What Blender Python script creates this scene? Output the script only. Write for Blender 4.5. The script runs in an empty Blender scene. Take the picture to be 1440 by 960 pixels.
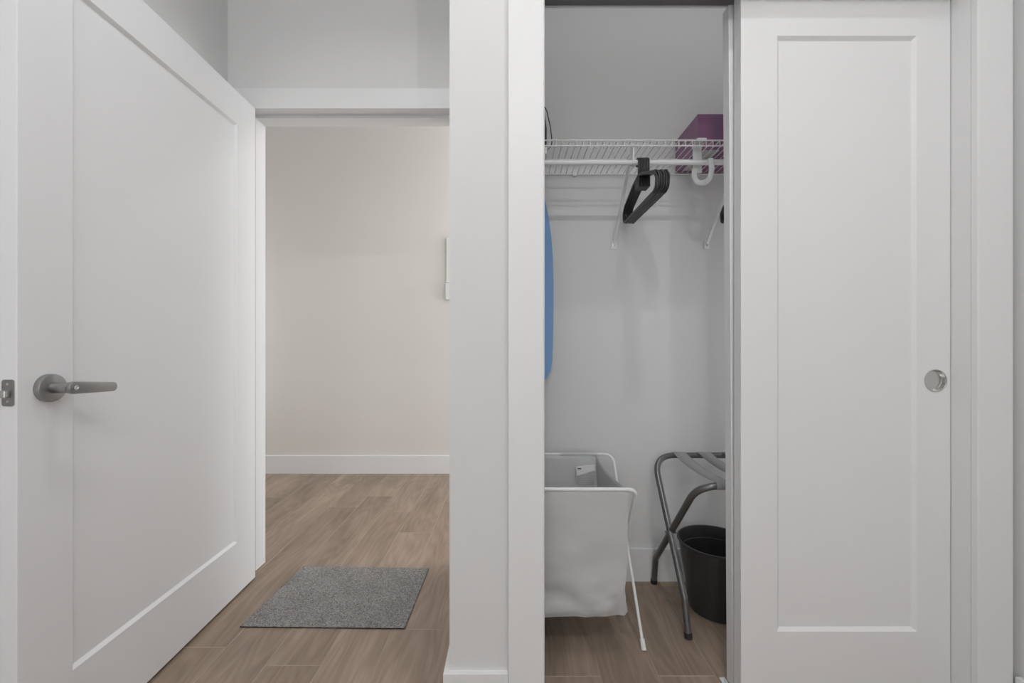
import bpy, bmesh, math, random
from mathutils import Vector, Matrix, noise
random.seed(7)
C = bpy.context.scene.collection
PI = math.pi
EYE = 1.03
# ------------------------------------------------------------------ camera
cam = bpy.data.cameras.new('camera')
cam.sensor_width = 36.0
cam.lens = 36.0 * 600.0 / 1440.0
cam.clip_start = 0.02
camo = bpy.data.objects.new('camera', cam)
C.objects.link(camo)
camo.location = (0, 0, EYE)
camo.rotation_euler = (PI/2, 0, 0)
bpy.context.scene.camera = camo
# ------------------------------------------------------------------ world and light
P_ = [16, 3.4, 23, 7.3, 3.4, 75, 1.95, 3, 2.1, 17]
w = bpy.data.worlds.new('world'); bpy.context.scene.world = w
w.use_nodes = True
w.node_tree.nodes['Background'].inputs[0].default_value = (0.8, 0.85, 0.9, 1)
w.node_tree.nodes['Background'].inputs[1].default_value = 0.1
vs = bpy.context.scene.view_settings
vs.view_transform = 'Standard'
vs.look = 'None'
vs.gamma = 1
vs.exposure = 0.03

def area(name, loc, power, sx, sy=None, rot=(0, 0, 0), col=(1, 1, 1), spread=180):
    l = bpy.data.lights.new(name, 'AREA')
    l.energy = power; l.color = col; l.spread = math.radians(spread)
    if sy is None:
        l.shape = 'DISK'; l.size = sx
    else:
        l.shape = 'RECTANGLE'; l.size = sx; l.size_y = sy
    o = bpy.data.objects.new(name, l); C.objects.link(o)
    o.location = loc; o.rotation_euler = rot
    return o
def point(name, loc, power, r, col=(1, 1, 1)):
    l = bpy.data.lights.new(name, 'POINT')
    l.energy = power; l.color = col; l.shadow_soft_size = r
    o = bpy.data.objects.new(name, l); C.objects.link(o); o.location = loc
    return o
# bulbs of the room's ceiling fixture (closet shadows point back to the first two, the third is assumed)
point('ceiling_bulb', (0.48, -0.72, 2.62), P_[0], 0.018)
point('ceiling_bulb', (-0.085, -0.72, 2.62), P_[0], 0.018)
point('ceiling_bulb', (-0.65, -0.72, 2.62), P_[7], 0.018)
# recessed downlights: one in front of the closet, one in the entry alcove
area('ceiling_downlight', (0.39, 0.52, 2.76), P_[1], 0.06, spread=150)
area('ceiling_downlight', (-0.55, 0.94, 2.76), P_[4], 0.06, spread=140)
# soft fill added out of view behind the camera, daylight stand-in
area('rear_fill', (-0.40, -3.1, 1.45), P_[2], 1.5, 1.9, rot=(PI/2, 0, 0), col=(0.97, 0.985, 1.0))
# corridor ceiling lamps
point('corridor_bulb', (0.25, 2.48, 2.42), P_[3], 0.06, col=(1.0, 0.98, 0.95))
# unseen fill panels added at the two ends of the corridor
area('corridor_end_fill', (-2.95, 2.66, 1.15), P_[9], 1.2, 2.1, rot=(0, -PI/2, 0), col=(0.96, 0.985, 1.0))
area('corridor_end_fill', (2.35, 2.66, 1.15), P_[5], 1.2, 2.1, rot=(0, PI/2, 0), col=(0.96, 0.985, 1.0))
# unseen fill added to brighten the closet: soft bar inside over the opening, and an upright strip beside the stacked doors
area('closet_fill_bar', (0.65, 1.34, 2.40), P_[6], 1.3, 0.45, rot=(math.radians(62), 0, 0))
area('closet_fill_strip', (1.33, 1.57, 0.85), P_[8], 1.6, 0.4, rot=(0, PI/2, 0))

# ------------------------------------------------------------------ materials
def mat(name, col, rough=0.5, metal=0.0, bump=0.0, bscale=200.0, var=0.0, vscale=3.0, spec=0.5, bdist=0.001):
    m = bpy.data.materials.new(name); m.use_nodes = True
    nt = m.node_tree; b = nt.nodes['Principled BSDF']
    b.inputs['Base Color'].default_value = (*col, 1)
    b.inputs['Roughness'].default_value = rough
    b.inputs['Metallic'].default_value = metal
    b.inputs['Specular IOR Level'].default_value = spec
    tc = nt.nodes.new('ShaderNodeTexCoord')
    if bump > 0:
        n = nt.nodes.new('ShaderNodeTexNoise'); n.inputs['Scale'].default_value = bscale
        n.inputs['Detail'].default_value = 3
        nt.links.new(tc.outputs['Object'], n.inputs['Vector'])
        bp = nt.nodes.new('ShaderNodeBump'); bp.inputs['Strength'].default_value = bump
        bp.inputs['Distance'].default_value = bdist
        nt.links.new(n.outputs['Fac'], bp.inputs['Height'])
        nt.links.new(bp.outputs['Normal'], b.inputs['Normal'])
    if var > 0:
        n2 = nt.nodes.new('ShaderNodeTexNoise'); n2.inputs['Scale'].default_value = vscale
        nt.links.new(tc.outputs['Object'], n2.inputs['Vector'])
        r = nt.nodes.new('ShaderNodeMapRange')
        r.inputs['To Min'].default_value = 1 - var; r.inputs['To Max'].default_value = 1 + var
        nt.links.new(n2.outputs['Fac'], r.inputs['Value'])
        mx = nt.nodes.new('ShaderNodeVectorMath'); mx.operation = 'SCALE'
        mx.inputs[0].default_value = col
        nt.links.new(r.outputs[0], mx.inputs['Scale'])
        nt.links.new(mx.outputs[0], b.inputs['Base Color'])
    return m

M = {}
M['wall'] = mat('wall_paint', (0.70, 0.702, 0.702), 0.75, bump=0.12, bscale=350, spec=0.3)
M['closet'] = mat('closet_paint', (0.70, 0.702, 0.702), 0.75, bump=0.12, bscale=350, spec=0.3)
M['hall'] = mat('hall_paint', (0.715, 0.69, 0.665), 0.75, bump=0.12, bscale=350, spec=0.3)
M['ceil'] = mat('ceiling_paint', (0.78, 0.78, 0.78), 0.85)
M['trim'] = mat('trim_paint', (0.77, 0.773, 0.777), 0.38, spec=0.4)
M['door'] = mat('door_paint', (0.78, 0.782, 0.785), 0.42, bump=0.04, bscale=500, spec=0.4)
M['entry'] = mat('entry_door_paint', (0.84, 0.848, 0.862), 0.42, bump=0.04, bscale=500, spec=0.4)
M['nickel'] = mat('satin_nickel', (0.35, 0.35, 0.345), 0.30, metal=0.95, bump=0.05, bscale=900)
M['cup'] = mat('satin_cup', (0.66, 0.655, 0.64), 0.20, metal=0.95)
M['steel'] = mat('bright_steel', (0.62, 0.61, 0.59), 0.25, metal=1.0)
M['track'] = mat('track_metal', (0.20, 0.20, 0.20), 0.5, metal=0.6)
M['wire'] = mat('white_vinyl_wire', (0.78, 0.78, 0.77), 0.4)
M['rod'] = mat('white_rod_enamel', (0.80, 0.81, 0.82), 0.35)
M['plastic'] = mat('white_plastic', (0.72, 0.74, 0.73), 0.4)
M['black'] = mat('black_hanger_plastic', (0.028, 0.027, 0.030), 0.38)
M['bin'] = mat('black_bin_plastic', (0.040, 0.040, 0.041), 0.33)
M['gun'] = mat('gunmetal_tube', (0.17, 0.17, 0.17), 0.33, metal=0.65)
M['rubber'] = mat('black_rubber', (0.02, 0.02, 0.02), 0.6)
M['blue'] = mat('blue_board_cover', (0.20, 0.35, 0.62), 0.8, bump=0.3, bscale=900, var=0.08, vscale=12)
M['iron'] = mat('dark_iron_shell', (0.05, 0.05, 0.055), 0.35)
M['label'] = mat('paper_label', (0.78, 0.78, 0.77), 0.7)
M['print'] = mat('label_print', (0.35, 0.35, 0.35), 0.7)
M['dark'] = mat('black_print', (0.03, 0.03, 0.03), 0.7)
M['frame'] = mat('white_frame_enamel', (0.80, 0.80, 0.79), 0.35)
M['card'] = mat('grey_board', (0.55, 0.54, 0.53), 0.8)

# hamper cloth: thin woven white, a little light passes through
m = bpy.data.materials.new('hamper_cloth'); m.use_nodes = True
nt = m.node_tree; b = nt.nodes['Principled BSDF']
b.inputs['Base Color'].default_value = (0.74, 0.745, 0.75, 1); b.inputs['Roughness'].default_value = 0.75
tr = nt.nodes.new('ShaderNodeBsdfTranslucent'); tr.inputs[0].default_value = (0.75, 0.75, 0.75, 1)
mx = nt.nodes.new('ShaderNodeMixShader'); mx.inputs[0].default_value = 0.35
nt.links.new(b.outputs[0], mx.inputs[1]); nt.links.new(tr.outputs[0], mx.inputs[2])
nt.links.new(mx.outputs[0], nt.nodes['Material Output'].inputs[0])
tc = nt.nodes.new('ShaderNodeTexCoord'); n = nt.nodes.new('ShaderNodeTexNoise'); n.inputs['Scale'].default_value = 14
n.inputs['Detail'].default_value = 4
mpn = nt.nodes.new('ShaderNodeMapping'); mpn.inputs['Scale'].default_value = (0.8, 0.8, 1.7)
nt.links.new(tc.outputs['Object'], mpn.inputs['Vector']); nt.links.new(mpn.outputs[0], n.inputs['Vector'])
bp = nt.nodes.new('ShaderNodeBump'); bp.inputs['Strength'].default_value = 0.35; bp.inputs['Distance'].default_value = 0.006
nt.links.new(n.outputs['Fac'], bp.inputs['Height']); nt.links.new(bp.outputs[0], b.inputs['Normal'])
M['cloth'] = m

# strap webbing
M['strap'] = mat('grey_webbing', (0.34, 0.34, 0.34), 0.85, bump=0.5, bscale=1200)

# purple gift box with a violet sheen band
m = bpy.data.materials.new('purple_box_card'); m.use_nodes = True
nt = m.node_tree; b = nt.nodes['Principled BSDF']; b.inputs['Roughness'].default_value = 0.35
tc = nt.nodes.new('ShaderNodeTexCoord'); sp = nt.nodes.new('ShaderNodeSeparateXYZ')
nt.links.new(tc.outputs['Object'], sp.inputs[0])
cr = nt.nodes.new('ShaderNodeValToRGB')
mr = nt.nodes.new('ShaderNodeMapRange'); mr.inputs['From Min'].default_value = 0; mr.inputs['From Max'].default_value = 0.3
nt.links.new(sp.outputs['X'], mr.inputs['Value']); nt.links.new(mr.outputs[0], cr.inputs[0])
e = cr.color_ramp.elements
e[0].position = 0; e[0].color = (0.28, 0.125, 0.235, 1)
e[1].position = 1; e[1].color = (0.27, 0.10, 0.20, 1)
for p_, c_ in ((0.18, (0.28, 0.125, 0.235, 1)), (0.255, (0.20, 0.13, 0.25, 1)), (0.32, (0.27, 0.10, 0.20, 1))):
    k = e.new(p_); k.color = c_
nt.links.new(cr.outputs[0], b.inputs['Base Color'])
M['purple'] = m

# doormat: heathered grey loop pile
m = bpy.data.materials.new('heather_grey_pile'); m.use_nodes = True
nt = m.node_tree; b = nt.nodes['Principled BSDF']; b.inputs['Roughness'].default_value = 0.95
b.inputs['Specular IOR Level'].default_value = 0.1
tc = nt.nodes.new('ShaderNodeTexCoord')
n1 = nt.nodes.new('ShaderNodeTexNoise'); n1.inputs['Scale'].default_value = 260; n1.inputs['Detail'].default_value = 2
n2 = nt.nodes.new('ShaderNodeTexNoise'); n2.inputs['Scale'].default_value = 9
nt.links.new(tc.outputs['Object'], n1.inputs['Vector']); nt.links.new(tc.outputs['Object'], n2.inputs['Vector'])
cr = nt.nodes.new('ShaderNodeValToRGB')
cr.color_ramp.elements[0].position = 0.36; cr.color_ramp.elements[0].color = (0.15, 0.145, 0.14, 1)
cr.color_ramp.elements[1].position = 0.66; cr.color_ramp.elements[1].color = (0.40, 0.385, 0.375, 1)
nt.links.new(n1.outputs['Fac'], cr.inputs[0])
mr = nt.nodes.new('ShaderNodeMapRange'); mr.inputs['To Min'].default_value = 0.8; mr.inputs['To Max'].default_value = 1.2
nt.links.new(n2.outputs['Fac'], mr.inputs['Value'])
vm = nt.nodes.new('ShaderNodeVectorMath'); vm.operation = 'SCALE'
nt.links.new(cr.outputs[0], vm.inputs[0]); nt.links.new(mr.outputs[0], vm.inputs['Scale'])
nt.links.new(vm.outputs[0], b.inputs['Base Color'])
bp = nt.nodes.new('ShaderNodeBump'); bp.inputs['Strength'].default_value = 0.9; bp.inputs['Distance'].default_value = 0.003
nt.links.new(n1.outputs['Fac'], bp.inputs['Height']); nt.links.new(bp.outputs[0], b.inputs['Normal'])
M['mat'] = m

# oak plank: object coordinates shifted by a per-object random so each board has its own grain
def plank_mat():
    m = bpy.data.materials.new('oak_plank'); m.use_nodes = True
    nt = m.node_tree; N = nt.nodes; L = nt.links; b = N['Principled BSDF']
    tc = N.new('ShaderNodeTexCoord'); oi = N.new('ShaderNodeObjectInfo')
    off = N.new('ShaderNodeVectorMath'); off.operation = 'SCALE'; off.inputs[0].default_value = (37, 91, 13)
    L.new(oi.outputs['Random'], off.inputs['Scale'])
    add = N.new('ShaderNodeVectorMath'); add.operation = 'ADD'
    L.new(tc.outputs['Object'], add.inputs[0]); L.new(off.outputs[0], add.inputs[1])
    # cathedral figure: contour lines of a low noise, stretched along the board
    mp = N.new('ShaderNodeMapping'); mp.inputs['Scale'].default_value = (6.0, 1.0, 1)
    L.new(add.outputs[0], mp.inputs['Vector'])
    big = N.new('ShaderNodeTexNoise'); big.inputs['Scale'].default_value = 1.5; big.inputs['Detail'].default_value = 1.5
    L.new(mp.outputs[0], big.inputs['Vector'])
    mu = N.new('ShaderNodeMath'); mu.operation = 'MULTIPLY'; mu.inputs[1].default_value = 70
    L.new(big.outputs['Fac'], mu.inputs[0])
    si = N.new('ShaderNodeMath'); si.operation = 'SINE'; L.new(mu.outputs[0], si.inputs[0])
    mp2 = N.new('ShaderNodeMapping'); mp2.inputs['Scale'].default_value = (150, 5, 1)
    L.new(add.outputs[0], mp2.inputs['Vector'])
    fine = N.new('ShaderNodeTexNoise'); fine.inputs['Scale'].default_value = 1.0; fine.inputs['Detail'].default_value = 4
    L.new(mp2.outputs[0], fine.inputs['Vector'])
    mp3 = N.new('ShaderNodeMapping'); mp3.inputs['Scale'].default_value = (9, 1.6, 1)
    L.new(add.outputs[0], mp3.inputs['Vector'])
    cl = N.new('ShaderNodeTexNoise'); cl.inputs['Scale'].default_value = 1.2; cl.inputs['Detail'].default_value = 3
    L.new(mp3.outputs[0], cl.inputs['Vector'])
    # value
    def mad(a, k, c):
        x = N.new('ShaderNodeMath'); x.operation = 'MULTIPLY_ADD'; x.inputs[1].default_value = k
        L.new(a, x.inputs[0])
        if isinstance(c, float): x.inputs[2].default_value = c
        else: L.new(c, x.inputs[2])
        return x.outputs[0]
    v = mad(si.outputs[0], 0.065, 0.5 - 0.20 - 0.45 - 0.07)
    v = mad(fine.outputs['Fac'], 0.40, v)
    v = mad(cl.outputs['Fac'], 0.90, v)
    v = mad(oi.outputs['Random'], 0.14, v)
    cr = N.new('ShaderNodeValToRGB'); el = cr.color_ramp.elements
    el[0].position = 0.15; el[0].color = (0.19, 0.145, 0.108, 1)
    el[1].position = 0.85; el[1].color = (0.43, 0.34, 0.272, 1)
    k = el.new(0.5); k.color = (0.312, 0.236, 0.182, 1)
    L.new(v, cr.inputs[0]); L.new(cr.outputs[0], b.inputs['Base Color'])
    b.inputs['Roughness'].default_value = 0.42
    b.inputs['Specular IOR Level'].default_value = 0.35
    bp = N.new('ShaderNodeBump'); bp.inputs['Strength'].default_value = 0.15; bp.inputs['Distance'].default_value = 0.0008
    L.new(fine.outputs['Fac'], bp.inputs['Height']); L.new(bp.outputs[0], b.inputs['Normal'])
    return m
M['plank'] = plank_mat()
M['edge'] = mat('plank_edge', (0.41, 0.335, 0.27), 0.5)  # pale laminate edge, with the bevel highlight painted into its colour
M['under'] = mat('floor_underlay', (0.10, 0.075, 0.055), 0.9)

# ------------------------------------------------------------------ mesh helpers
def link(name, me, mats, parent=None, loc=None):
    o = bpy.data.objects.new(name, me); C.objects.link(o)
    if mats is not None:
        for x in (mats if isinstance(mats, (list, tuple)) else [mats]): me.materials.append(x)
    if parent: o.parent = parent
    if loc: o.location = loc
    return o
def obj(name, bm, m, parent=None, smooth=False, loc=None):
    bmesh.ops.recalc_face_normals(bm, faces=bm.faces)
    me = bpy.data.meshes.new(name); bm.to_mesh(me); bm.free()
    if smooth:
        me.set_sharp_from_angle(angle=math.radians(38))
        for p in me.polygons: p.use_smooth = True
    return link(name, me, m, parent, loc)
def bevel(bm, w, seg=2, edges=None):
    if w > 0:
        bmesh.ops.bevel(bm, geom=edges or list(bm.edges), offset=w, segments=seg, affect='EDGES', profile=0.5, clamp_overlap=True)
    return bm
def box(x0, x1, y0, y1, z0, z1, bv=0.0, bm=None, seg=2):
    t = bmesh.new()
    bmesh.ops.create_cube(t, size=1)
    for v in t.verts:
        v.co = Vector(((x0+x1)/2 + v.co.x*(x1-x0), (y0+y1)/2 + v.co.y*(y1-y0), (z0+z1)/2 + v.co.z*(z1-z0)))
    bevel(t, bv, seg)
    if bm is None: return t
    join(bm, t); return bm
def join(bm, t):
    me = bpy.data.meshes.new('tmp'); t.to_mesh(me); t.free(); bm.from_mesh(me); bpy.data.meshes.remove(me)
def fillet(pts, r, seg=6):
    out = [Vector(pts[0])]
    for i in range(1, len(pts)-1):
        p = Vector(pts[i]); a = Vector(pts[i-1]) - p; c = Vector(pts[i+1]) - p
        rr = r[i] if isinstance(r, (list, tuple)) else r
        ang = a.angle(c)
        d = min(rr / max(math.tan(ang/2), 1e-4), a.length*0.49, c.length*0.49)
        if rr <= 0: out.append(p); continue
        p0 = p + a.normalized()*d; p2 = p + c.normalized()*d
        for k in range(seg+1):
            t = k/seg
            out.append(p0*(1-t)**2 + p*2*t*(1-t) + p2*t*t)
    out.append(Vector(pts[-1]))
    return out
def sweep(pts, rx, ry=None, n=10, bm=None, closed=False, ref=None, square=False):
    """tube along pts; rx across ref direction, ry along the other; ref fixes the frame"""
    if ry is None: ry = rx
    bm = bm or bmesh.new()
    P = [Vector(p) for p in pts]; m_ = len(P)
    rings = []; prev = None
    for i, p in enumerate(P):
        if closed: t = (P[(i+1) % m_] - P[i-1])
        else: t = (P[min(i+1, m_-1)] - P[max(i-1, 0)])
        t.normalize()
        if ref is not None: a = Vector(ref)
        elif prev is not None: a = prev
        else: a = Vector((0, 0, 1)) if abs(t.z) < 0.9 else Vector((1, 0, 0))
        a = (a - t*a.dot(t)); a.normalize(); prev = a
        bb = t.cross(a)
        sc = 1.0
        ring = []
        if square:
            c = 0.7
            prof = [(1, c), (c, 1), (-c, 1), (-1, c), (-1, -c), (-c, -1), (c, -1), (1, -c)]
        else:
            prof = [(math.cos(2*PI*k/n), math.sin(2*PI*k/n)) for k in range(n)]
        for u, v in prof: ring.append(bm.verts.new(p + a*u*rx + bb*v*ry))
        rings.append(ring)
    nn = len(rings[0])
    R = len(rings)
    for i in range(R if closed else R-1):
        A = rings[i]; B = rings[(i+1) % R]
        for k in range(nn): bm.faces.new((A[k], A[(k+1) % nn], B[(k+1) % nn], B[k]))
    if not closed:
        bm.faces.new(rings[0]); bm.faces.new(list(reversed(rings[-1])))
    return bm
def lathe(prof, n=40, center=(0, 0, 0), axis='Z', bm=None, close=True):
    """prof: list of (r, h)"""
    bm = bm or bmesh.new(); rings = []
    c = Vector(center)
    for r, h in prof:
        ring = []
        if r < 1e-6:
            q = {'Z': Vector((0, 0, h)), 'Y': Vector((0, h, 0)), 'X': Vector((h, 0, 0))}[axis]
            v = bm.verts.new(c+q); ring = [v]*n
        else:
            for k in range(n):
                a = 2*PI*k/n; x, y = r*math.cos(a), r*math.sin(a)
                q = {'Z': Vector((x, y, h)), 'Y': Vector((x, h, y)), 'X': Vector((h, x, y))}[axis]
                ring.append(bm.verts.new(c+q))
        rings.append(ring)
    for A, B in zip(rings, rings[1:]):
        for k in range(n):
            vsx = []
            for v in (A[k], A[(k+1) % n], B[(k+1) % n], B[k]):
                if v not in vsx: vsx.append(v)
            if len(vsx) > 2:
                try: bm.faces.new(vsx)
                except ValueError: pass
    return bm
def thing(name, label, cat, loc=(0, 0, 0), rot=(0, 0, 0), group=None, kind=None):
    o = bpy.data.objects.new(name, None); C.objects.link(o)
    o.location = loc; o.rotation_euler = rot; o.empty_display_size = 0.05
    if label: o['label'] = label
    if cat: o['category'] = cat
    if group: o['group'] = group
    if kind: o['kind'] = kind
    return o
def tag(o, label, cat, group=None):
    o['label'] = label; o['category'] = cat
    if group: o['group'] = group
    return o
def struct(name, bm, m, label, cat, smooth=False):
    o = obj(name, bm, m, smooth=smooth); o['kind'] = 'structure'
    o['label'] = label; o['category'] = cat
    return o

# ------------------------------------------------------------------ setting
XL, XR = -1.246, 1.352          # left and right room walls
PX0, PX1 = -0.169, -0.05        # partition between entry alcove and closet
YF = 1.154                      # closet front wall
YD0, YD1 = 1.870, 1.993         # entry door wall
YB = 1.846                      # closet back wall
YH = 3.34                       # corridor far wall
ZC = 2.80
YR = -3.15
T = 0.12
# floor: underlay + planks
fl = thing('floor', 'grey brown oak plank floor running from the room into the corridor', 'floor', kind='structure')
obj('underlay', box(-3.0, 2.4, YR-0.05, YH+0.05, -0.03, -0.0125), M['under'], fl)
PW, PL = 0.1765, 1.22
def plank_mesh(length):
    bm = bmesh.new()
    g = 0.0003; e = 0.0016
    x0, x1, y0, y1 = -PW/2+g, PW/2-g, -length/2+g, length/2-g
    lo = [bm.verts.new(v) for v in ((x0, y0, -0.0125), (x1, y0, -0.0125), (x1, y1, -0.0125), (x0, y1, -0.0125))]
    mi = [bm.verts.new(v) for v in ((x0, y0, -0.0009), (x1, y0, -0.0009), (x1, y1, -0.0009), (x0, y1, -0.0009))]
    tp = [bm.verts.new(v) for v in ((x0+e, y0+e, 0), (x1-e, y0+e, 0), (x1-e, y1-e, 0), (x0+e, y1-e, 0))]
    bm.faces.new(tp)
    for A, B in ((lo, mi), (mi, tp)):
        for k in range(4):
            f = bm.faces.new((A[k], A[(k+1) % 4], B[(k+1) % 4], B[k])); f.material_index = 1
    bmesh.ops.recalc_face_normals(bm, faces=bm.faces)
    me = bpy.data.meshes.new('plank'); bm.to_mesh(me); bm.free()
    me.materials.append(M['plank']); me.materials.append(M['edge'])
    return me
PM = plank_mesh(PL)
seam0 = -0.962
known = {-1: 1.438, 1: 1.357, 3: 1.527, 6: 1.313, 0: 2.843-1.22, -2: 3.09-1.22, 2: 2.30-1.22, 4: 2.02-1.22, 5: 2.62-1.22}
kmin = -8; kmax = 13
for k in range(kmin, kmax):
    # column k spans seam0 + k*PW .. +PW
    cx = seam0 + k*PW + PW/2
    if cx + PW/2 > 1.45 or cx - PW/2 < -2.5: continue
    yj = known.get(k, 1.1 + ((k*0.397) % 1.0)*1.22)
    y = yj
    while y > YR: y -= PL
    while y < YH:
        cy = y + PL/2
        inroom = cx + PW/2 > XL - 0.05
        if not inroom and cy + PL/2 < YD0 - 0.05:
            y += PL; continue
        a, b_ = max(y, YR), min(y+PL, YH)
        if b_ - a > 0.03:
            me = PM if (b_-a) > PL-1e-4 else plank_mesh(b_-a)
            o = bpy.data.objects.new('plank', me); C.objects.link(o); o.parent = fl
            o.location = (cx, (a+b_)/2, 0)
        y += PL

def wl(name, parts, m, label):
    bm = bmesh.new()
    for p in parts: box(*p, bm=bm)
    return struct(name, bm, m, label, 'wall')
wl('wall_left', [(XL-T, XL, YR, YD1, 0, ZC)], M['wall'], 'light grey painted wall behind the open white door')
wl('wall_right', [(XR, XR+T, YR, YB+T, 0, ZC)], M['wall'], 'light grey painted wall at the right edge of the frame')
wl('wall_rear', [(XL-T, XR+T, YR-T, YR, 0, ZC)], M['wall'], 'light grey painted wall behind the camera')
wl('wall_entry', [(XL, -1.172, YD0, YD1, 0, 2.065), (XL, PX0, YD0, YD1, 2.065, ZC), (-0.202, PX0, YD0, YD1, 0, 2.065)],
   M['wall'], 'light grey wall above the open doorway')
wl('wall_partition', [(PX0, PX1, YF, YD1, 0, ZC), (PX1, 0.070, YF, 1.295, 0, ZC)], M['wall'],
   'grey painted wall end between the doorway and the closet')
wl('wall_closet_head', [(0.070, XR, YF, 1.295, 2.075, ZC)], M['wall'], 'grey wall above the closet opening')
wl('wall_closet_front', [(1.258, XR, YF, 1.295, 0, 2.075)], M['wall'], 'narrow grey wall strip right of the closet casing')
wl('wall_closet_back', [(PX1, XR, YB, YB+T, 0, ZC)], M['closet'], 'grey back wall inside the closet')
wl('wall_corridor', [(-3.0, 2.4, YH, YH+T, 0, ZC), (-3.0-T, -3.0, YD1, YH, 0, ZC), (2.4, 2.4+T, YD1, YH, 0, ZC),
                     (-3.0, XL-T, YD0, YD1, 0, ZC), (XR+T, 2.4, YD0, YD1, 0, ZC)], M['hall'], 'warm beige corridor wall seen through the doorway')
bm = box(XL-T, XR+T, YR-T, YD1, ZC, ZC+0.1); struct('ceiling', bm, M['ceil'], 'white ceiling over the room and closet', 'ceiling')
bm = box(-3.0-T, 2.4+T, YD1, YH+T, ZC, ZC+0.1)
struct('ceiling_corridor', bm, M['ceil'], 'white ceiling over the corridor', 'ceiling')

# baseboards
BH, BT = 0.141, 0.015
def base(name, x0, x1, y0, y1, label):
    bm = box(x0, x1, y0, y1, 0, BH)
    up = [e for e in bm.edges if all(v.co.z > BH-1e-4 for v in e.verts)]
    bevel(bm, 0.003, 2, up)
    struct(name, bm, M['trim'], label, 'baseboard')
base('baseboard_corridor', -2.9, 2.3, YH-BT, YH, 'tall white baseboard along the beige corridor wall')
base('baseboard_closet', PX1+0.001, XR-0.001, YB-BT, YB, 'white baseboard along the closet back wall')
bm = box(PX0-BT, PX0, YF-BT, 1.850, 0, BH); box(PX0, -0.0105, YF-BT, YF, 0, BH, bm=bm)
bmesh.ops.remove_doubles(bm, verts=bm.verts, dist=1e-5)
up = [e for e in bm.edges if all(v.co.z > BH-1e-4 for v in e.verts)]
struct('baseboard_partition', bm, M['trim'], 'white baseboard wrapping the wall end between doorway and closet', 'baseboard')
base('baseboard_right', XR-BT, XR, YR, 1.134, 'white baseboard on the right wall at the lower right corner')
base('baseboard_left', XL, XL+BT, YR, 1.85, 'white baseboard on the left wall behind the open door')

# entry doorway trim: jambs with rabbet, head, casings
tr = thing('trim_1', 'white painted casing and jamb around the open entry doorway', 'door frame', kind='structure')
bm = bmesh.new(); box(-1.172, -1.160, YD0-0.002, YD1, 0, 2.065, bm=bm); box(-1.160, -1.152, 1.918, YD1, 0, 2.033, bm=bm)
obj('jamb', bm, M['trim'], tr)
bm = bmesh.new(); box(-0.214, -0.202, YD0-0.002, YD1, 0, 2.065, bm=bm); box(-0.222, -0.214, 1.918, YD1, 0, 2.033, bm=bm)
obj('jamb', bm, M['trim'], tr)
bm = bmesh.new(); box(-1.160, -0.214, YD0-0.002, YD1, 2.047, 2.065, bm=bm); box(-1.160, -0.214, 1.918, YD1, 2.033, 2.047, bm=bm)
obj('head_jamb', bm, M['trim'], tr)
obj('head_casing', box(-1.243, PX0-0.001, YD0-0.016, YD0, 2.0425, 2.131, 0.0015), M['trim'], tr)
obj('side_casing', box(-1.243, -1.1585, YD0-0.016, YD0, 0, 2.0425, 0.0015), M['trim'], tr)
obj('side_casing', box(-0.216, PX0-BT-0.001, YD0-0.016, YD0, 0, 2.0425, 0.0015), M['trim'], tr)

# closet opening trim
tr = thing('trim_2', 'white flat casing around the sliding door closet', 'door frame', kind='structure')
obj('side_casing', box(-0.0100, 0.0850, YF-0.018, YF, 0, 2.0599, 0.0022), M['trim'], tr)
obj('side_casing', box(1.2405, 1.3350, YF-0.018, YF, 0, 2.0599, 0.0022), M['trim'], tr)
obj('head_casing', box(-0.0100, 1.3350, YF-0.018, YF, 2.06, 2.155, 0.0022), M['trim'], tr)
obj('fascia', box(0.0885, 1.2395, YF-0.004, YF+0.012, 2.008, 2.0575, 0.001), M['trim'], tr)
obj('jamb', box(0.070, 0.0880, YF, 1.295, 0, 2.075), M['trim'], tr)
obj('jamb', box(1.2400, 1.258, YF, 1.295, 0, 2.075), M['trim'], tr)
obj('head_jamb', box(0.0881, 1.2399, YF, 1.300, 2.058, 2.0749), M['trim'], tr)
obj('lip', box(0.0885, 1.2395, 1.2965, 1.3035, 2.0475, 2.0575, 0.001), M['trim'], tr)
tk = bmesh.new()
box(0.090, 1.238, 1.192, 1.294, 2.050, 2.0575, bm=tk)
o = obj('sliding_track', tk, M['track'], tr); o['label'] = 'dark metal sliding door track'

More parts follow.
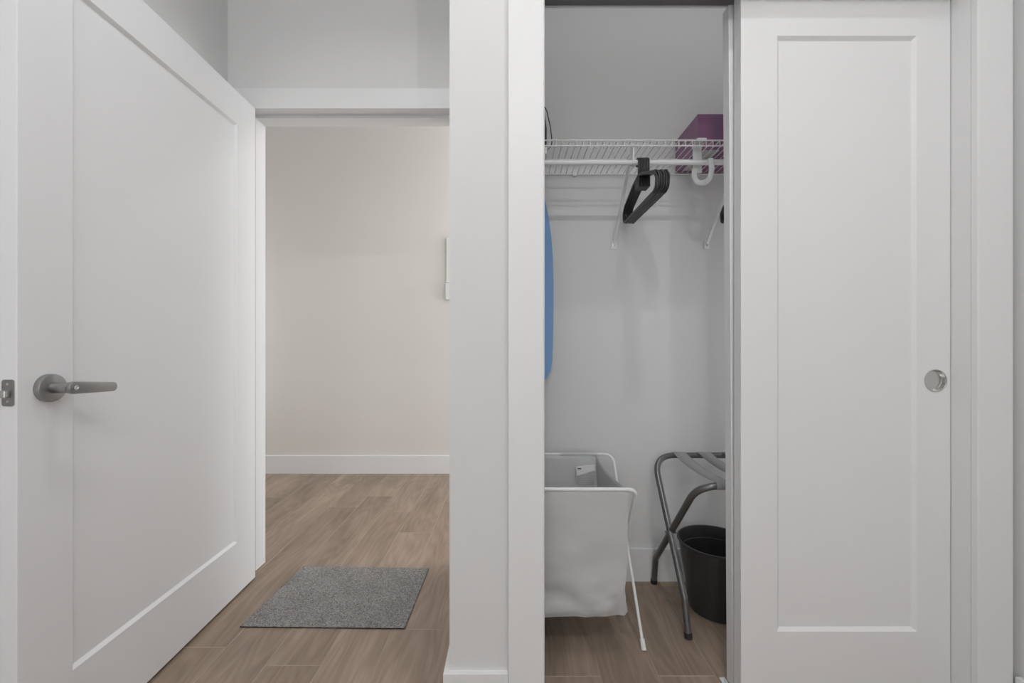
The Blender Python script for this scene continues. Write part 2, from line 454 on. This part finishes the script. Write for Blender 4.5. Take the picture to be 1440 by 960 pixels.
# ------------------------------------------------------------------ panelled doors
def panel_door(parent, w_, z0, z1, th, sl, sr, rb, rt, bev, dep, mk='door'):
    """local: x 0..w, visible face at y=0 looking along +y, thickness to -th"""
    bm = bmesh.new()
    X = (0, sl, w_-sr, w_); Z = (z0, rb, rt, z1)
    for s, y, yi in ((1, 0.0, -dep), (-1, -th, -th+dep)):
        vv = {}
        for i in (0, 1):
            for j in (0, 1):
                vv['o', i, j] = bm.verts.new((X[3*i], y, Z[3*j]))
                vv['m', i, j] = bm.verts.new((X[1+i], y, Z[1+j]))
                sx = bev if i == 0 else -bev; sz = bev if j == 0 else -bev
                vv['i', i, j] = bm.verts.new((X[1+i]+sx, yi, Z[1+j]+sz))
        cyc = [(0, 0), (1, 0), (1, 1), (0, 1)]
        for a, b2 in (('o', 'm'), ('m', 'i')):
            for q in range(4):
                c0, c1 = cyc[q], cyc[(q+1) % 4]
                bm.faces.new((vv[(a,)+c0], vv[(a,)+c1], vv[(b2,)+c1], vv[(b2,)+c0]))
        if s == 1: F = vv
        else: Bk = vv
    cyc = [(0, 0), (1, 0), (1, 1), (0, 1)]
    for q in range(4):
        c0, c1 = cyc[q], cyc[(q+1) % 4]
        bm.faces.new((F[('o',)+c0], F[('o',)+c1], Bk[('o',)+c1], Bk[('o',)+c0]))
        bm.faces.new((F[('i',)+c0], F[('i',)+c1], Bk[('i',)+c1], Bk[('i',)+c0]))
    bmesh.ops.recalc_face_normals(bm, faces=bm.faces)
    ed = [e for e in bm.edges if (abs(e.verts[0].co.y) < 1e-5 and abs(e.verts[1].co.y) < 1e-5) and
          all(v.co.x < 1e-5 or v.co.x > w_-1e-5 for v in e.verts) and abs(e.verts[0].co.x-e.verts[1].co.x) < 1e-5]
    bevel(bm, 0.0012, 2, ed)
    obj('door_slab', bm, M[mk], parent)
    obj('door_panel', box(sl+bev, w_-sr-bev, -th+dep+0.0005, -dep, rb+bev, rt-bev), M[mk], parent)

# open entry door
ang = math.atan2(-1, 0.0367)
d1 = thing('door_1', 'open white single panel entry door with a satin metal lever, left side', 'door',
           (-1.113, 1.850, 0), (0, 0, ang), kind='structure')
DW = 0.920
panel_door(d1, DW, 0.010, 2.038, 0.036, 0.128, 0.122, 0.219, 1.907, 0.0095, 0.0085, 'entry')
hu, hz = 0.856, 0.922
h = lathe([(0, 0), (0.0325, 0), (0.0325, 0.010), (0.0315, 0.0125), (0.0295, 0.0135), (0.0, 0.0135)], 40, (hu, 0, hz), 'Y')
hb = obj('door_handle', h, M['nickel'], d1, True); hb['label'] = 'satin nickel lever handle with round rosette'
obj('handle_neck', lathe([(0, 0.0136), (0.0125, 0.0136), (0.0125, 0.050), (0.010, 0.052), (0, 0.052)], 28, (hu, 0, hz), 'Y'), M['nickel'], hb, True)
# lever: flat rounded bar towards the hinge
def lever_bm(x_axis, L_, z_, y0, y1):
    bm = bmesh.new(); out = []
    for k in range(13):
        a = -PI/2 + PI*k/12; out.append((x_axis + 0.0135*math.cos(a), z_ + 0.0145*math.sin(a)))
    for k in range(13):
        a = PI/2 + PI*k/12; out.append((x_axis - L_ + 0.0118 + 0.0118*math.cos(a), z_ - 0.0075 + 0.0118*math.sin(a)))
    f0 = [bm.verts.new((x, y0, z)) for x, z in out]; f1 = [bm.verts.new((x, y1, z)) for x, z in out]
    bm.faces.new(f0); bm.faces.new(f1); n_ = len(out)
    for k in range(n_): bm.faces.new((f0[k], f0[(k+1) % n_], f1[(k+1) % n_], f1[k]))
    bmesh.ops.recalc_face_normals(bm, faces=bm.faces)
    rim = [e for e in bm.edges if abs(e.verts[0].co.y-e.verts[1].co.y) < 1e-6]
    bevel(bm, 0.0018, 2, rim)
    return bm
obj('lever', lever_bm(hu, 0.111, hz, 0.0515, 0.062), M['nickel'], hb, True)
obj('privacy_pin', lathe([(0.0, 0.0625), (0.006, 0.0625), (0.006, 0.0640), (0.0042, 0.0645), (0.0035, 0.0632), (0, 0.0632)], 20, (hu, 0, hz), 'Y'), M['steel'], hb, True)
# latch plate on the door edge
bm = bmesh.new()
bmesh.ops.create_cube(bm, size=1)
for v in bm.verts: v.co = Vector((DW+0.0008+v.co.x*0.0022, -0.018+v.co.y*0.0255, hz-0.004+v.co.z*0.058))
bevel(bm, 0.005, 4, [e for e in bm.edges if abs(e.verts[0].co.x-e.verts[1].co.x) > 0.001])
lp = obj('latch_plate', bm, M['nickel'], d1, True)
obj('latch_bolt', box(DW+0.002, DW+0.013, -0.026, -0.012, hz-0.014, hz+0.002, 0.002), M['steel'], lp)
for zz in (-0.023, 0.015):
    obj('screw', lathe([(0, 0.0030), (0.0030, 0.0028), (0.0034, 0.0018), (0.0034, 0.001)], 16, (DW, -0.018, hz+zz), 'X'), M['steel'], lp, True)

# closet sliding doors (visible face looks to -Y: turn by pi, local x runs to -X)
d2 = thing('door_2', 'white single panel sliding closet door in front with round flush pull', 'door',
           (1.2385, 1.205, 0), (0, 0, PI), kind='structure')
W2 = 1.2385-0.6466
panel_door(d2, W2, 0.012, 2.025, 0.0375, 0.0955, 0.1022, 0.211, 1.893, 0.0090, 0.0085)
px = 1.2385-1.196; pz = 0.9195
slab = [c for c in d2.children if c.name.startswith('door_slab')][0]
def cut_hole(o, tool_bm):
    t = obj('tool', tool_bm, None)
    md = o.modifiers.new('cut', 'BOOLEAN'); md.operation = 'DIFFERENCE'; md.solver = 'EXACT'; md.object = t
    bpy.context.view_layer.update()
    me = bpy.data.meshes.new_from_object(o.evaluated_get(bpy.context.evaluated_depsgraph_get()))
    o.modifiers.clear(); o.data = me
    bpy.data.objects.remove(t)
d2.rotation_euler = (0, 0, 0); loc2 = d2.location.copy(); d2.location = (0, 0, 0)
cut_hole(slab, lathe([(0, -0.0125), (0.0300, -0.0125), (0.0300, 0.01), (0, 0.01)], 48, (px, 0, pz), 'Y'))
d2.rotation_euler = (0, 0, PI); d2.location = loc2
cp = obj('flush_pull', lathe([(0.0298, -0.002), (0.0325, 0.0002), (0.0323, 0.0012), (0.0300, 0.0018), (0.0290, 0.0004), (0.0284, -0.0075),
         (0.0262, -0.0105), (0.020, -0.0112), (0.0, -0.0115)], 48, (px, 0, pz), 'Y'), M['cup'], d2, True)
cp['label'] = 'round recessed metal finger pull'
d3 = thing('door_3', 'white sliding closet door behind, showing only its narrow edge', 'door',
           (1.2365, 1.2535, 0), (0, math.radians(0.35), PI), kind='structure')
panel_door(d3, 1.2365-0.6485, 0.014, 2.022, 0.0345, 0.10, 0.10, 0.211, 1.893, 0.0090, 0.0085)

# floor guide for the sliding doors
g = box(0.634, 0.650, 1.246, 1.306, 0.0, 0.003, 0.0008); box(0.641, 0.644, 1.246, 1.290, 0.003, 0.0125, bm=g)
tag(obj('floor_guide', g, M['plastic']), 'small pale sliding door guide on the closet floor', 'door guide')

# ------------------------------------------------------------------ wire shelf with hanging rod
SZ = 1.7545; SY = 1.541; RODY, RODZ, RODR = 1.557, 1.6825, 0.0090
sh = thing('wire_shelf', 'white wire shelf with hanging rod across the top of the closet', 'shelf', (PX1, YB, SZ))
def sobj(name, bm, m, smooth=True, parent=None):
    bmesh.ops.translate(bm, verts=bm.verts, vec=(-PX1, -YB, -SZ))
    return obj(name, bm, m, parent or sh, smooth)
wr = 0.0018
wire_pts = fillet([(0, YB-0.004, SZ), (0, SY, SZ), (0, SY, SZ-0.0215), (0, SY+0.006, SZ-0.0235)], [0, 0.003, 0.002, 0], 3)
bm = sweep([p - Vector((0, YB, SZ)) for p in wire_pts], wr, n=6, ref=(1, 0, 0))
bmesh.ops.recalc_face_normals(bm, faces=bm.faces)
wm = bpy.data.meshes.new('deck_wire'); bm.to_mesh(wm); bm.free(); wm.materials.append(M['wire'])
for p in wm.polygons: p.use_smooth = True
x = PX1 + 0.012
while x < XR - 0.01:
    o = bpy.data.objects.new('deck_wire', wm); C.objects.link(o); o.parent = sh; o.location = (x-PX1, 0, 0)
    x += 0.02465
for yy, zz, rr in ((SY-0.001, SZ+0.001, 0.0028), (SY-0.001, SZ-0.0185, 0.0028), (1.69, SZ-0.0045, 0.0028), (YB-0.008, SZ-0.0045, 0.0028)):
    sobj('cross_wire', sweep([(PX1+0.002, yy, zz), (XR-0.002, yy, zz)], rr, n=8), M['wire'])
sobj('hanging_rod', sweep([(PX1+0.001, RODY, RODZ), (XR-0.001, RODY, RODZ)], RODR, n=24), M['rod'])
def brace(x):
    bm = sweep(fillet([(x, SY+0.010, SZ-0.006), (x, SY+0.018, SZ-0.016), (x, YB-0.014, 1.462), (x, YB-0.0045, 1.452)], 0.004, 3), 0.0062, 0.0028, ref=(1, 0, 0), square=True)
    br = sobj('brace', bm, M['wire'], False)
    ft = sobj('brace_foot', box(x-0.012, x+0.012, YB-0.0045, YB-0.0002, 1.428, 1.466, 0.0015), M['wire'], False, br)
    sobj('screw', lathe([(0, YB-0.0066), (0.0032, YB-0.006), (0.0036, YB-0.0046)], 14, (x, 0, 1.446), 'Y'), M['steel'], True, br)
    # short link from brace to rod
    sobj('rod_clip', sweep(fillet([(x, SY+0.004, SZ-0.020), (x, SY+0.002, RODZ+0.006), (x, RODY-0.012, RODZ-0.008), (x, RODY+0.004, RODZ-0.0125), (x, RODY+0.014, RODZ-0.004)], 0.006, 4), 0.003, 0.0016, ref=(1, 0, 0), square=True), M['wire'], False, br)
brace(0.440); brace(0.842)
for x in (0.27, 0.80, 1.15):
    sobj('wall_clip', box(x-0.007, x+0.007, YB-0.012, YB-0.0002, SZ-0.013, SZ+0.003, 0.002), M['wire'], False)
sobj('end_bracket', box(0.118, 0.126, SY-0.004, SY+0.010, SZ-0.047, SZ-0.0245, 0.001), M['wire'], False)

# white loop hook hung from the shelf wire
hk = thing('loop_hook', 'white plastic loop hook hanging from the wire shelf below the purple box', 'hook', (0.690, RODY+0.022, SZ))
HO = Vector((0.690, RODY+0.022, SZ))
P = [(0.684, SY-0.006, SZ-0.004), (0.684, SY-0.005, SZ+0.008), (0.684, SY+0.022, SZ+0.009), (0.686, SY+0.040, SZ-0.012), (0.688, SY+0.041, 1.655)]
bm = sweep([p - HO for p in fillet(P, [0, .004, .01, .02, 0], 5)], 0.0165, 0.0015, ref=(1, 0, 0), square=True)
obj('strap', bm, M['plastic'], hk, True)
P = [(0.677, SY+0.041, 1.668), (0.672, SY+0.036, 1.640), (0.678, SY+0.022, 1.611), (0.695, SY+0.006, 1.603), (0.712, SY-0.004, 1.616), (0.719, SY-0.006, 1.650), (0.714, SY-0.004, 1.688)]
bm = sweep([p - HO for p in fillet(P, [0, .02, .02, .02, .02, .02, 0], 5)], 0.006, 0.0088, ref=(0.2, 1.0, 0.0), square=True)
obj('loop', bm, M['plastic'], hk, True)
# ------------------------------------------------------------------ hangers
def hanger_meshes():
    out = {}
    rr = RODR + 0.0045
    # local frame: origin at rod centre; y across, z up. front = -y
    hook = []
    for k in range(15):
        a = math.radians(-55 + k*(235/14.0))       # back tip, over the top, to the front
        hook.append((0, rr*math.cos(a), rr*math.sin(a)))
    hook += [(0, -rr, -0.012), (0, -rr, -0.030), (0, -0.010, -0.046), (0, -0.010, -0.088)]
    out['hook'] = sweep(hook, 0.0030, 0.0036, ref=(1, 0, 0), square=True)
    sh_ = fillet([(0, -0.010, -0.050), (0, -0.060, -0.062), (0, -0.185, -0.105), (0, -0.2085, -0.128), (0, -0.203, -0.160), (0, -0.180, -0.168),
                  (0, 0.180, -0.168), (0, 0.203, -0.160), (0, 0.2085, -0.128), (0, 0.185, -0.105), (0, 0.055, -0.062), (0, -0.010, -0.050)],
                 [0, .03, .03, .015, .015, .01, .01, .015, .015, .03, .03, 0], 5)
    out['arms'] = sweep(sh_, 0.0029, 0.0050, ref=(1, 0, 0), square=True)
    bm = box(-0.003, 0.003, -0.022, 0.028, -0.094, -0.058, 0.001)
    out['neck'] = bm
    res = {}
    for k, b_ in out.items():
        bmesh.ops.recalc_face_normals(b_, faces=b_.faces)
        me = bpy.data.meshes.new(k); b_.to_mesh(me); b_.free(); me.materials.append(M['black']); res[k] = me
    return res
HM = hanger_meshes()
n1 = ['leftmost black plastic hanger of the bunch in the middle of the rod', 'second black hanger from the left in the middle bunch',
      'third black hanger from the left in the middle bunch', 'third black hanger from the right in the middle bunch',
      'second black hanger from the right in the middle bunch', 'rightmost black plastic hanger of the bunch in the middle of the rod']
n2 = ['leftmost black hanger of the bunch half hidden behind the sliding door', 'middle black hanger of the bunch half hidden behind the sliding door',
      'rightmost black hanger of the bunch half hidden behind the sliding door']
xs = [(0.4590+i*0.0071, n1[i], 'black hangers in the middle of the rod') for i in range(6)] + \
     [(0.8640+i*0.0075, n2[i], 'black hangers beside the sliding door') for i in range(3)]
tilt = [0.010, -0.004, 0.006, -0.002, 0.004, -0.006, 0.006, 0.0, -0.004]
yaw = [-0.010, -0.006, -0.003, 0.0, 0.003, 0.007, 0, 0, 0.003]
for i, (x, lab, grp) in enumerate(xs):
    t = thing('clothes_hanger', lab, 'hanger', (x, RODY, RODZ + 0.0002), (tilt[i]*1.0, 0, yaw[i]), grp)
    for k in ('hook', 'arms', 'neck'):
        o = bpy.data.objects.new(k, HM[k]); C.objects.link(o); o.parent = t

# ------------------------------------------------------------------ things on the shelf
bz = SZ + 0.0040
bx = thing('gift_box', 'glossy purple cardboard box on the right end of the wire shelf', 'box', (0.7046, 1.618, bz))
obj('box_body', box(0, 0.31, 0, 0.222, 0.0, 0.134, 0.0012), M['purple'], bx)
o = obj('bottom_label', box(0.02, 0.085, 0.004, 0.20, -0.0007, -0.0001), M['card'], bx); o['label'] = 'pale paper label on the underside'

ir = thing('clothes_iron', 'dark clothes iron standing on its heel at the left end of the wire shelf', 'iron', (0.078, 1.60, bz))
def loft(sections, n=20, m_='iron'):
    bm = bmesh.new(); rings = []
    for cx, cy, z, rx, ry in sections:
        rings.append([bm.verts.new((cx+rx*math.cos(2*PI*k/n), cy+ry*math.sin(2*PI*k/n), z)) for k in range(n)])
    for A, B in zip(rings, rings[1:]):
        for k in range(n): bm.faces.new((A[k], A[(k+1) % n], B[(k+1) % n], B[k]))
    bm.faces.new(rings[0]); bm.faces.new(rings[-1])
    return bm
obj('body', loft([(0, 0, 0, .045, .030), (0, 0, .012, .052, .036), (0, .004, .07, .0535, .034), (0, .008, .12, .047, .026), (0, .014, .17, .034, .018), (0, .02, .215, .014, .009), (0, .024, .232, .003, .003)]), M['iron'], ir, True)
obj('soleplate', loft([(0, .040, .004, .052, .003), (0, .041, .07, .0545, .003), (0, .040, .12, .048, .003), (0, .040, .17, .035, .003), (0, .040, .232, .004, .002)]), M['steel'], ir, True)
obj('handle', sweep(fillet([(0, -.025, .03), (0, -.072, .035), (0, -.076, .15), (0, -.005, .175)], .025, 6), 0.013, 0.011, n=12), M['iron'], ir, True)
obj('cord', sweep(fillet([(0.0, -.05, .028), (0.0, -.045, .10), (0.020, -.035, .158), (0.050, -.02, .130), (0.066, -.005, .07), (0.073, 0.0, .012), (0.060, 0.03, .004), (0.0, .07, .005)], .05, 8), 0.0019, n=8), M['rubber'], ir, True)

# ------------------------------------------------------------------ ironing board hanging at the left side of the closet
bd = thing('ironing_board', 'blue covered ironing board hanging at the left side of the closet', 'ironing board',
           (0.062, 1.705, 1.30), (0, 0, math.atan2(0.19, 0.216)))
def board_outline():
    pts = []
    # local x across (0 centre), z along; wide end down, nose up
    half = [(0.0, -0.437), (0.060, -0.436), (0.100, -0.425), (0.126, -0.395), (0.136, -0.35), (0.141, -0.25), (0.144, -0.12),
            (0.144, -0.02), (0.140, 0.08), (0.130, 0.17), (0.113, 0.25), (0.088, 0.33), (0.055, 0.395), (0.022, 0.425), (0.0, 0.43)]
    return half + [(-x, z) for x, z in half[-2:0:-1]]
ol = board_outline()
bm = bmesh.new()
rings = []
for y, s in ((0.009, 0.985), (0.006, 1.0), (-0.006, 1.0), (-0.009, 0.985), (-0.0105, 0.93)):
    rings.append([bm.verts.new((x*s, y, z*(1-(1-s)*0.35))) for x, z in ol])
for A, B in zip(rings, rings[1:]):
    for k in range(len(ol)): bm.faces.new((A[k], A[(k+1) % len(ol)], B[(k+1) % len(ol)], B[k]))
bm.faces.new(rings[0]); bm.faces.new(rings[-1])
obj('padded_cover', bm, M['blue'], bd, True)
obj('folded_leg', sweep(fillet([(-0.09, .015, .20), (-0.09, .016, -0.34), (0.04, .016, -0.34), (0.04, .015, .20)], .02, 5), 0.0055, n=10), M['frame'], bd, True)
obj('hanging_hook', sweep(fillet([(-0.085, .012, 0.28), (-0.085, .018, 0.36), (-0.118, .012, 0.36)], .01, 4), 0.003, n=8), M['frame'], bd, True)

# ------------------------------------------------------------------ laundry hamper
hp = thing('laundry_hamper', 'white fabric laundry hamper on a folding white wire frame, in the closet', 'laundry hamper', (0.18, 1.56, 0))
O = Vector((0.18, 1.56, 0))
def hobj(name, bm, m, smooth=True, parent=None):
    bmesh.ops.translate(bm, verts=bm.verts, vec=-O)
    return obj(name, bm, m, parent or hp, smooth)
RT = 0.5645; fr = 0.0062
A = [(-0.028, 1.700, 0.007), (-0.016, 1.345, RT), (0.393, 1.345, RT), (0.400, 1.700, 0.007)]
B = [(-0.041, 1.424, 0.007), (-0.034, 1.765, RT), (0.4165, 1.765, RT), (0.439, 1.424, 0.007)]
f1 = hobj('frame', sweep(fillet(A, [0, .035, .035, 0], 8), fr, n=14), M['frame'])
f2 = hobj('frame', sweep(fillet(B, [0, .042, .042, 0], 8), fr*0.85, n=14), M['frame'])
for P_, pr in ((A, f1), (B, f2)):
    for a, c in ((P_[0], P_[1]), (P_[3], P_[2])):
        d = (Vector(c) - Vector(a)).normalized()
        hobj('foot_cap', sweep([Vector(a) - d*0.006, Vector(a) + d*0.026], fr*1.35, n=14), M['frame'], True, pr)
# bag
def bag_bm():
    bm = bmesh.new(); LV = 26
    def ring(t):
        """t 0 top .. 1 bottom"""
        x0, x1 = -0.006 + 0.006*t, 0.3665 - 0.001*t
        xb1 = 0.345 + 0.011*t
        y0 = 1.345 + 0.022*t; y1 = 1.762 - 0.085*t
        z = 0.562 + (0.150-0.562)*t
        cor = 0.012
        pts = []
        NX, NY = 26, 22
        for k in range(NX): pts.append((x0 + (x1-x0)*k/NX, y0, 'f', k/NX))
        for k in range(NY): pts.append((x1 + (xb1-x1)*k/NY, y0 + (y1-y0)*k/NY, 's', k/NY))
        for k in range(NX): pts.append((xb1 + (x0-xb1)*k/NX, y1, 'b', k/NX))
        for k in range(NY): pts.append((x0, y1 + (y0-y1)*k/NY, 'l', k/NY))
        out = []
        for x, y, side, u in pts:
            zz = z; sag = 4*u*(1-u)
            if side in ('s', 'l'):
                zz -= 0.010*sag*(1-t)
                x += (-1 if side == 's' else 1)*0.004*sag*(1-t)**2
            nz = noise.noise(Vector((x*7.0, y*7.0, zz*16.0+3.1)))
            nf = noise.noise(Vector((x*16.0, y*16.0, zz*30.0)))
            amp = 0.003 + 0.016*max(0, t-0.35)*1.8
            d = amp*(nz + 0.45*nf)
            # long diagonal pull folds near the foot of the front
            if side == 'f': y += d - 0.004*math.sin(PI*u)*math.sin(PI*t); zz += -0.004*(t > 0.97)*abs(nf)
            elif side == 'b': y -= d
            elif side == 's': x += d*0.6
            else: x += abs(d)*0.4
            if t > 0.955:
                k_ = (t-0.955)/0.045
                cxx = (x0+x1)/2; cyy = (y0+y1)/2
                x += (cxx-x)*0.045*k_; y += (cyy-y)*0.03*k_
            out.append(Vector((x, y, zz)))
        return out
    rings = []
    for l in range(LV+1):
        rings.append([bm.verts.new(p) for p in ring(l/LV)])
    n_ = len(rings[0])
    for a, b2 in zip(rings, rings[1:]):
        for k in range(n_): bm.faces.new((a[k], a[(k+1) % n_], b2[(k+1) % n_], b2[k]))
    # sagging base
    last = rings[-1]; cen = sum((v.co for v in last), Vector())/n_
    prev = last
    for s, dz in ((0.7, -0.004), (0.35, -0.006)):
        nr = [bm.verts.new((cen.x+(v.co.x-cen.x)*s, cen.y+(v.co.y-cen.y)*s, v.co.z+dz)) for v in last]
        for k in range(n_): bm.faces.new((prev[k], prev[(k+1) % n_], nr[(k+1) % n_], nr[k]))
        prev = nr
    c = bm.verts.new((cen.x, cen.y, cen.z-0.007))
    for k in range(n_): bm.faces.new((prev[k], prev[(k+1) % n_], c))
    return bm
bag = hobj('bag', bag_bm(), M['cloth'])
sf = bag.modifiers.new('thick', 'SOLIDIFY'); sf.thickness = 0.0012; sf.offset = 0
# sleeves where the cloth wraps the rails
def sleeve(x0, x1, y, r, nm='sleeve'):
    bm = bmesh.new(); n_ = 14; L_ = 18; rs = []
    for i in range(L_+1):
        x = x0+(x1-x0)*i/L_
        rs.append([bm.verts.new((x, y+(r+0.0005*math.sin(i*2.1))*math.cos(2*PI*k/n_), RT+(r+0.0006*math.sin(i*1.7+1))*math.sin(2*PI*k/n_) - (0.006 if math.sin(2*PI*k/n_) < -0.8 else 0))) for k in range(n_)])
    for a, b2 in zip(rs, rs[1:]):
        for k in range(n_): bm.faces.new((a[k], a[(k+1) % n_], b2[(k+1) % n_], b2[k]))
    return hobj(nm, bm, M['cloth'])
sleeve(0.000, 0.085, 1.345, 0.0078); sleeve(0.20, 0.352, 1.765, 0.0068)
# hanging care tag inside on the back panel
tg = bmesh.new()
N_ = 14; top = []; bot = []
for i in range(N_+1):
    u = i/N_; z = 0.520 - 0.125*u
    y = 1.742 - 0.006*math.sin(u*2*PI) - 0.012*u
    top.append((tg.verts.new((0.259+0.004*u, y, z + 0.0)), tg.verts.new((0.336-0.002*u, y, z + 0.010*(1-u)))))
for a, b2 in zip(top, top[1:]): tg.faces.new((a[0], a[1], b2[1], b2[0]))
t_ = hobj('care_tag', tg, M['label'], True); t_['label'] = 'white folded paper tag'
t_.modifiers.new('thick', 'SOLIDIFY').thickness = 0.0006
fp = bmesh.new()
vs_ = [fp.verts.new(v) for v in ((0.262, 1.734, 0.5205), (0.337, 1.7335, 0.531), (0.335, 1.727, 0.507), (0.262, 1.7275, 0.485))]
fp.faces.new(vs_); o = hobj('tag_flap', fp, M['label'], False, t_); o.modifiers.new('thick', 'SOLIDIFY').thickness = 0.0005
hobj('tag_print', box(0.266, 0.281, 1.7305, 1.7312, 0.5125, 0.5165), M['dark'], False, t_)
lines = bmesh.new()
for i in range(9):
    zz = 0.486 - i*0.0088; yy = 1.7355 - 0.012*((0.52-zz)/0.125) - 0.0072
    box(0.268, 0.330, yy, yy+0.0004, zz, zz+0.0022, bm=lines)
hobj('tag_lines', lines, mat('faint_print', (0.55, 0.55, 0.55), 0.8), False, t_)

# ------------------------------------------------------------------ luggage rack
lr = thing('luggage_rack', 'dark grey tubular folding luggage rack with grey straps, in the closet', 'luggage rack', (0.9, 1.6, 0))
O = Vector((0.9, 1.6, 0))
def lobj(name, bm, m, smooth=True, parent=None):
    bmesh.ops.translate(bm, verts=bm.verts, vec=-O)
    return obj(name, bm, m, parent or lr, smooth)
RH = 0.556; rt_ = 0.0118; XC = 0.915
def mir(pts): return pts + [(2*XC-x, y, z) for x, y, z in reversed(pts)]
FA = mir([(0.613, 1.482, 0.006), (0.611, 1.512, 0.125), (0.589, 1.778, RH)])
FB = mir([(0.605, 1.818, 0.006), (0.607, 1.802, 0.115), (0.610, 1.403, RH)])
fa = lobj('frame', sweep(fillet(FA, [0, .05, .085, .085, .05, 0], 12), rt_, n=20), M['gun'])
fb = lobj('frame', sweep(fillet(FB, [0, .05, .085, .085, .05, 0], 12), rt_, n=20), M['gun'])
for F_, pr in ((FA, fa), (FB, fb)):
    for a, c in ((F_[0], F_[1]), (F_[5], F_[4])):
        d = (Vector(c)-Vector(a)).normalized()
        lobj('foot_cap', sweep([Vector(a)-d*0.005, Vector(a)+d*0.012], rt_*1.12, n=18), M['rubber'], True, pr)
# pivot rivets where the frames cross
for sx in (-1, 1):
    xx = XC + sx*(XC-0.602)
    lobj('pivot_rivet', sweep([(xx-0.018, 1.624, 0.305), (xx+0.022, 1.624, 0.305)], 0.0048, n=12), M['gun'])
    lobj('stop_pin', sweep([(xx-0.004, 1.508, 0.438), (xx+0.021, 1.508, 0.438)], 0.003, n=10), M['gun'])
for i in range(5):
    x0 = 0.669 + i*0.1035; x1 = x0+0.053
    bm = bmesh.new(); prof = []
    th = 0.0012; ro = rt_+0.0008
    y_f, y_b = 1.403, 1.778
    for k in range(9):      # wrap round the near rail
        a = math.radians(-110 - k*(160/8.0)); prof.append((y_f + ro*math.cos(a), RH + ro*math.sin(a)))
    for k in range(1, 12):
        u = k/12; prof.append((y_f + (y_b-y_f)*u, RH + ro - 0.014*4*u*(1-u)))
    for k in range(9):
        a = math.radians(90 - k*(160/8.0)); prof.append((y_b + ro*math.cos(a), RH + ro*math.sin(a)))
    va = [bm.verts.new((x0, y, z)) for y, z in prof]; vb = [bm.verts.new((x1, y, z)) for y, z in prof]
    for k in range(len(prof)-1): bm.faces.new((va[k], vb[k], vb[k+1], va[k+1]))
    o = lobj('strap', bm, M['strap']); md = o.modifiers.new('thick', 'SOLIDIFY'); md.thickness = th; md.offset = 0

# ------------------------------------------------------------------ waste bin
wb = thing('waste_bin', 'black round waste bin standing under the luggage rack', 'bin', (0.787, 1.650, 0))
H = 0.262; rb_, rtp = 0.096, 0.1345
prof = [(0, 0.001), (rb_-0.004, 0.001), (rb_, 0.004), (rtp, H-0.004), (rtp+0.0030, H-0.004), (rtp+0.0035, H-0.001), (rtp+0.002, H), (rtp-0.0015, H),
        (rtp-0.0025, H-0.004), (rtp-0.0085, H-0.045), (rtp-0.0115, H-0.047), (rb_-0.0045, 0.008), (0, 0.006)]
o = obj('bin_body', lathe(prof, 72), M['bin'], wb, True)
obj('rim', lathe([(rtp+0.0032, H-0.006), (rtp+0.0052, H-0.004), (rtp+0.0052, H-0.001), (rtp+0.003, H+0.0008), (rtp, H+0.0005)], 72), M['bin'], wb, True)

# ------------------------------------------------------------------ doormat
s_ = lambda x, y: ((x-720)*EYE/(y-480.0), 600*EYE/(y-480.0))
cor = [(-0.981, 1.537), (-0.384, 1.527), (-0.3766, 1.932), (-0.952, 1.949)]
mt = thing('doormat', 'grey heathered rectangular doormat on the planks at the threshold', 'mat', (-0.67, 1.735, 0.0))
bm = bmesh.new(); NX, NY = 60, 42; gr = {}
for i in range(NX+1):
    for j in range(NY+1):
        u, v = i/NX, j/NY
        p = (Vector(cor[0])*(1-u)+Vector(cor[1])*u)*(1-v) + (Vector(cor[3])*(1-u)+Vector(cor[2])*u)*v
        e = i in (0, NX) or j in (0, NY)
        z = 0.0055 + 0.0006*noise.noise(Vector((p.x*90, p.y*90, 0)))
        if e: z -= 0.0012
        gr[i, j] = bm.verts.new((p.x+0.67, p.y-1.735, z))
for i in range(NX):
    for j in range(NY): bm.faces.new((gr[i, j], gr[i+1, j], gr[i+1, j+1], gr[i, j+1]))
obj('pile', bm, M['mat'], mt, True)
bm = bmesh.new()
lo = [bm.verts.new((x+0.67, y-1.735, 0.0003)) for x, y in cor]; hi = [bm.verts.new((x+0.67, y-1.735, 0.0043)) for x, y in cor]
bm.faces.new(lo); bm.faces.new(hi)
for k in range(4): bm.faces.new((lo[k], lo[(k+1) % 4], hi[(k+1) % 4], hi[k]))
obj('backing', bm, M['rubber'], mt)

# ------------------------------------------------------------------ corridor wall fittings
wp = thing('wall_panel', 'tall slim white panel on the beige corridor wall, upper of two', 'wall panel', (-0.42, YH, 1.66))
obj('cover', box(-0.092, 0.08, -0.022, -0.004, -0.172, 0.177, 0.004), M['plastic'], wp)
obj('back_plate', box(-0.088, 0.076, -0.004, 0, -0.168, 0.173), M['plastic'], wp)
ts = thing('thermostat', 'small white wall box right below the tall slim panel', 'thermostat', (-0.42, YH, 1.42))
obj('housing', box(-0.098, 0.06, -0.032, -0.005, -0.066, 0.065, 0.005), M['plastic'], ts)
obj('back_plate', box(-0.093, 0.055, -0.005, 0, -0.062, 0.061), M['plastic'], ts)
